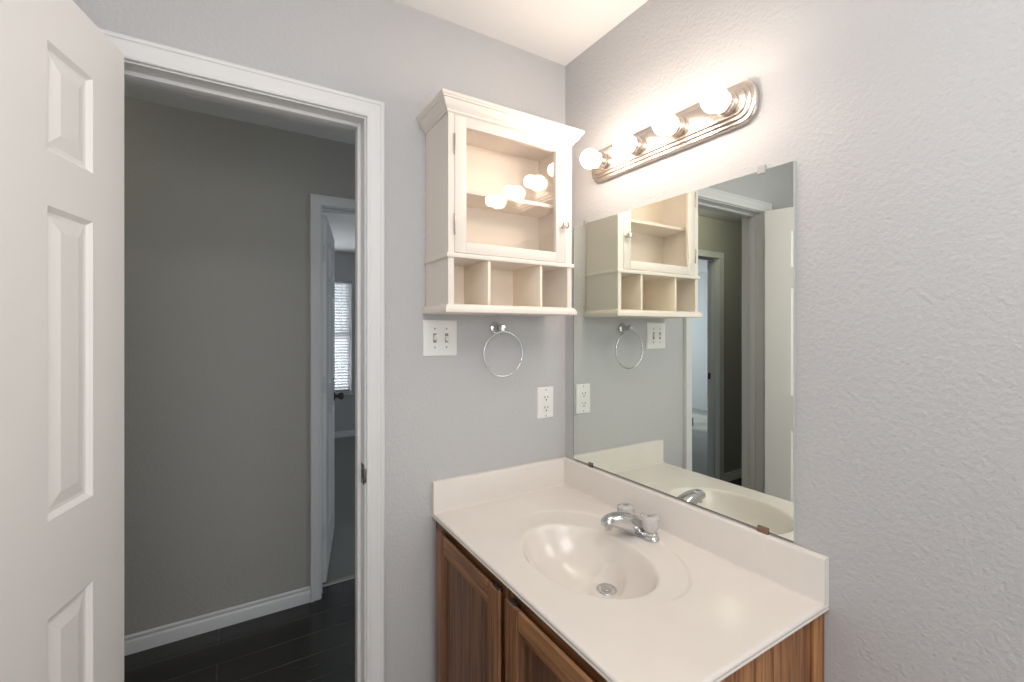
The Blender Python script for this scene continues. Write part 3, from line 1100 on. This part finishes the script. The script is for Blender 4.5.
# glazed door
gx0, gx1, gz0, gz1 = -0.5100, -0.1790, 1.679, 2.0165
dx0, dx1, dz0, dz1 = KX0 + 0.0205, KX1 - 0.0288, 1.6465, 2.0462
bm = B()
yf, yb = KY - 0.001, KY + 0.017
box(bm, (dx0, yf, dz0), (gx0, yb, dz1), 0.0012)
box(bm, (gx1, yf, dz0), (dx1, yb, dz1), 0.0012)
box(bm, (gx0, yf + 0.0002, dz0), (gx1, yb, gz0), 0.0012)
box(bm, (gx0, yf + 0.0002, gz1), (gx1, yb, dz1), 0.0012)
cd = obj('door', bm, M['cabinet'], cab)
bm = B()
box(bm, (gx0 - 0.003, KY + 0.007, gz0 - 0.003), (gx1 + 0.003, KY + 0.010, gz1 + 0.003))
p_ = obj('glass_pane', bm, M['pane'], cd, smooth=False)
for z in (1.699, 1.932):
    bm = B()
    lathe(bm, [(0.0, -0.004), (0.0022, -0.002), (0.0027, 0.0), (0.0027, 0.056), (0.0022, 0.058), (0.0, 0.060)], (dx0 - 0.001, KY - 0.003, z), (0, 0, 1), 12)
    for q in range(3):
        lathe(bm, [(0.0032, 0.0), (0.0032, 0.0016), (0.0, 0.0018)], (dx0 - 0.001, KY - 0.003, z + 0.012 + 0.016 * q), (0, 0, 1), 12)
    hg = obj('hinge', bm, M['steel'], cd)
bm = B()
lathe(bm, [(0.009, 0.0), (0.0085, 0.002), (0.0050, 0.004), (0.0046, 0.011), (0.0070, 0.013), (0.0118, 0.017), (0.0128, 0.021), (0.0112, 0.0255), (0.006, 0.028), (0.0, 0.0285)],
      ((gx1 + dx1) / 2 + 0.006, yf, 1.7685), (0, -1, 0), 28)
kb = obj('knob', bm, M['nickel'], cd)
kb['label'] = 'small round metal knob'

cab.rotation_euler.z = cab_turn
cab.location.y = cab_off

# ------------------------------------------------------------------ towel ring
TX, TZ = -0.311, 1.4270
tw = thing('towel_ring', 'chrome towel ring hanging under the cream wall cabinet', 'towel ring', (TX, 0, TZ))
bm = B()
lathe(bm, [(0.0215, -0.0003), (0.0225, 0.003), (0.0205, 0.007), (0.0135, 0.010), (0.0105, 0.016), (0.0105, 0.036), (0.0125, 0.040), (0.0125, 0.052), (0.0095, 0.056), (0.0, 0.057)],
      (TX, 0, TZ), (0, -1, 0), 28)
obj('post', bm, M['chrome'], tw)
bm = B()
cxr, cyr, czr, rr_ = TX + 0.006, -0.0480, TZ - 0.0885, 0.0765
tube(bm, [(cxr + rr_ * math.cos(2 * PI * k / 72), cyr, czr + rr_ * math.sin(2 * PI * k / 72)) for k in range(72)], 0.0029, 12, closed=True)
obj('ring', bm, M['chrome'], tw)

# ------------------------------------------------------------------ switch plate
SX, SZ = -0.5175, 1.3945
sw = thing('light_switch', 'white double toggle switch plate under the cabinet corner', 'light switch', (SX, 0, SZ))
bm = B()


def rrect(cx, cz, hw, hh, r, y, n_=5):
    out_ = []
    for sx_, sz_, a0 in ((1, 1, 0), (-1, 1, PI / 2), (-1, -1, PI), (1, -1, 1.5 * PI)):
        for k in range(n_ + 1):
            a = a0 + PI / 2 * k / n_
            out_.append((cx + sx_ * (hw - r) + r * math.cos(a), y, cz + sz_ * (hh - r) + r * math.sin(a)))
    return out_


def plate(cx, cz, hw, hh):
    bm = B()
    loft(bm, [rrect(cx, cz, hw, hh, 0.004, -0.0003), rrect(cx, cz, hw, hh, 0.004, -0.0025), rrect(cx, cz, hw - 0.0025, hh - 0.0025, 0.0035, -0.0052),
              rrect(cx, cz, hw - 0.006, hh - 0.006, 0.003, -0.0060)])
    return bm


obj('plate', plate(SX, SZ, 0.0590, 0.0590), M['plate'], sw, angle=25)
for s in (-1, 1):
    tx = SX + s * 0.0205
    bm = B()
    loft(bm, [rrect(tx, SZ, 0.0058, 0.0150, 0.001, -0.0058), rrect(tx, SZ, 0.0058, 0.0150, 0.001, -0.0064)])
    tg_ = obj('toggle_slot', bm, M['toggle'], sw)
    bm = B()
    dz = 0.006 if s < 0 else -0.006
    loft(bm, [rrect(tx, SZ, 0.0042, 0.0072, 0.001, -0.0062), rrect(tx, SZ + dz * 1.1, 0.0036, 0.0042, 0.001, -0.0160), rrect(tx, SZ + dz * 1.2, 0.0026, 0.0030, 0.001, -0.0170)])
    obj('toggle', bm, M['plate'], tg_)
    for dz in (-0.0302, 0.0302):
        bm = B()
        lathe(bm, [(0.0034, 0.0), (0.0030, 0.0008), (0.0, 0.0011)], (tx, -0.0058, SZ + dz), (0, -1, 0), 14)
        obj('screw', bm, M['steel'], sw)

# ------------------------------------------------------------------ outlet
OX, OZ = -0.0955, 1.1484
ou = thing('wall_outlet', 'white duplex outlet plate beside the mirror edge', 'outlet', (OX, 0, OZ))
obj('plate', plate(OX, OZ, 0.0368, 0.0585), M['plate'], ou, angle=25)
bm = B()
loft(bm, [rrect(OX, OZ, 0.0165, 0.0335, 0.002, -0.0055), rrect(OX, OZ, 0.0165, 0.0335, 0.002, -0.0072), rrect(OX, OZ, 0.0155, 0.0325, 0.002, -0.0078)])
rc = obj('receptacle', bm, M['plate'], ou)
for s in (-1, 1):
    bm = B()
    zc_ = OZ + s * 0.0195 - 0.001
    box(bm, (OX - 0.0080, -0.0081, zc_ - 0.001), (OX - 0.0050, -0.0076, zc_ + 0.0075))
    box(bm, (OX + 0.0050, -0.0081, zc_ - 0.000), (OX + 0.0080, -0.0076, zc_ + 0.0065))
    lathe(bm, [(0.0030, 0.0), (0.0030, 0.0004), (0, 0.0005)], (OX, -0.0077, zc_ - 0.0075), (0, -1, 0), 12)
    obj('slot', bm, M['slot'], rc, smooth=False)
for s in (-1, 1):
    bm = B()
    box(bm, (OX - 0.007, -0.0088, OZ + s * 0.0042 - 0.0027), (OX + 0.007, -0.0074, OZ + s * 0.0042 + 0.0027), 0.0005)
    obj('button', bm, M['plate'], rc)
    bm = B()
    lathe(bm, [(0.0032, 0.0), (0.0028, 0.0008), (0.0, 0.0011)], (OX, -0.0058, OZ + s * 0.0485), (0, -1, 0), 14)
    obj('screw', bm, M['steel'], ou)
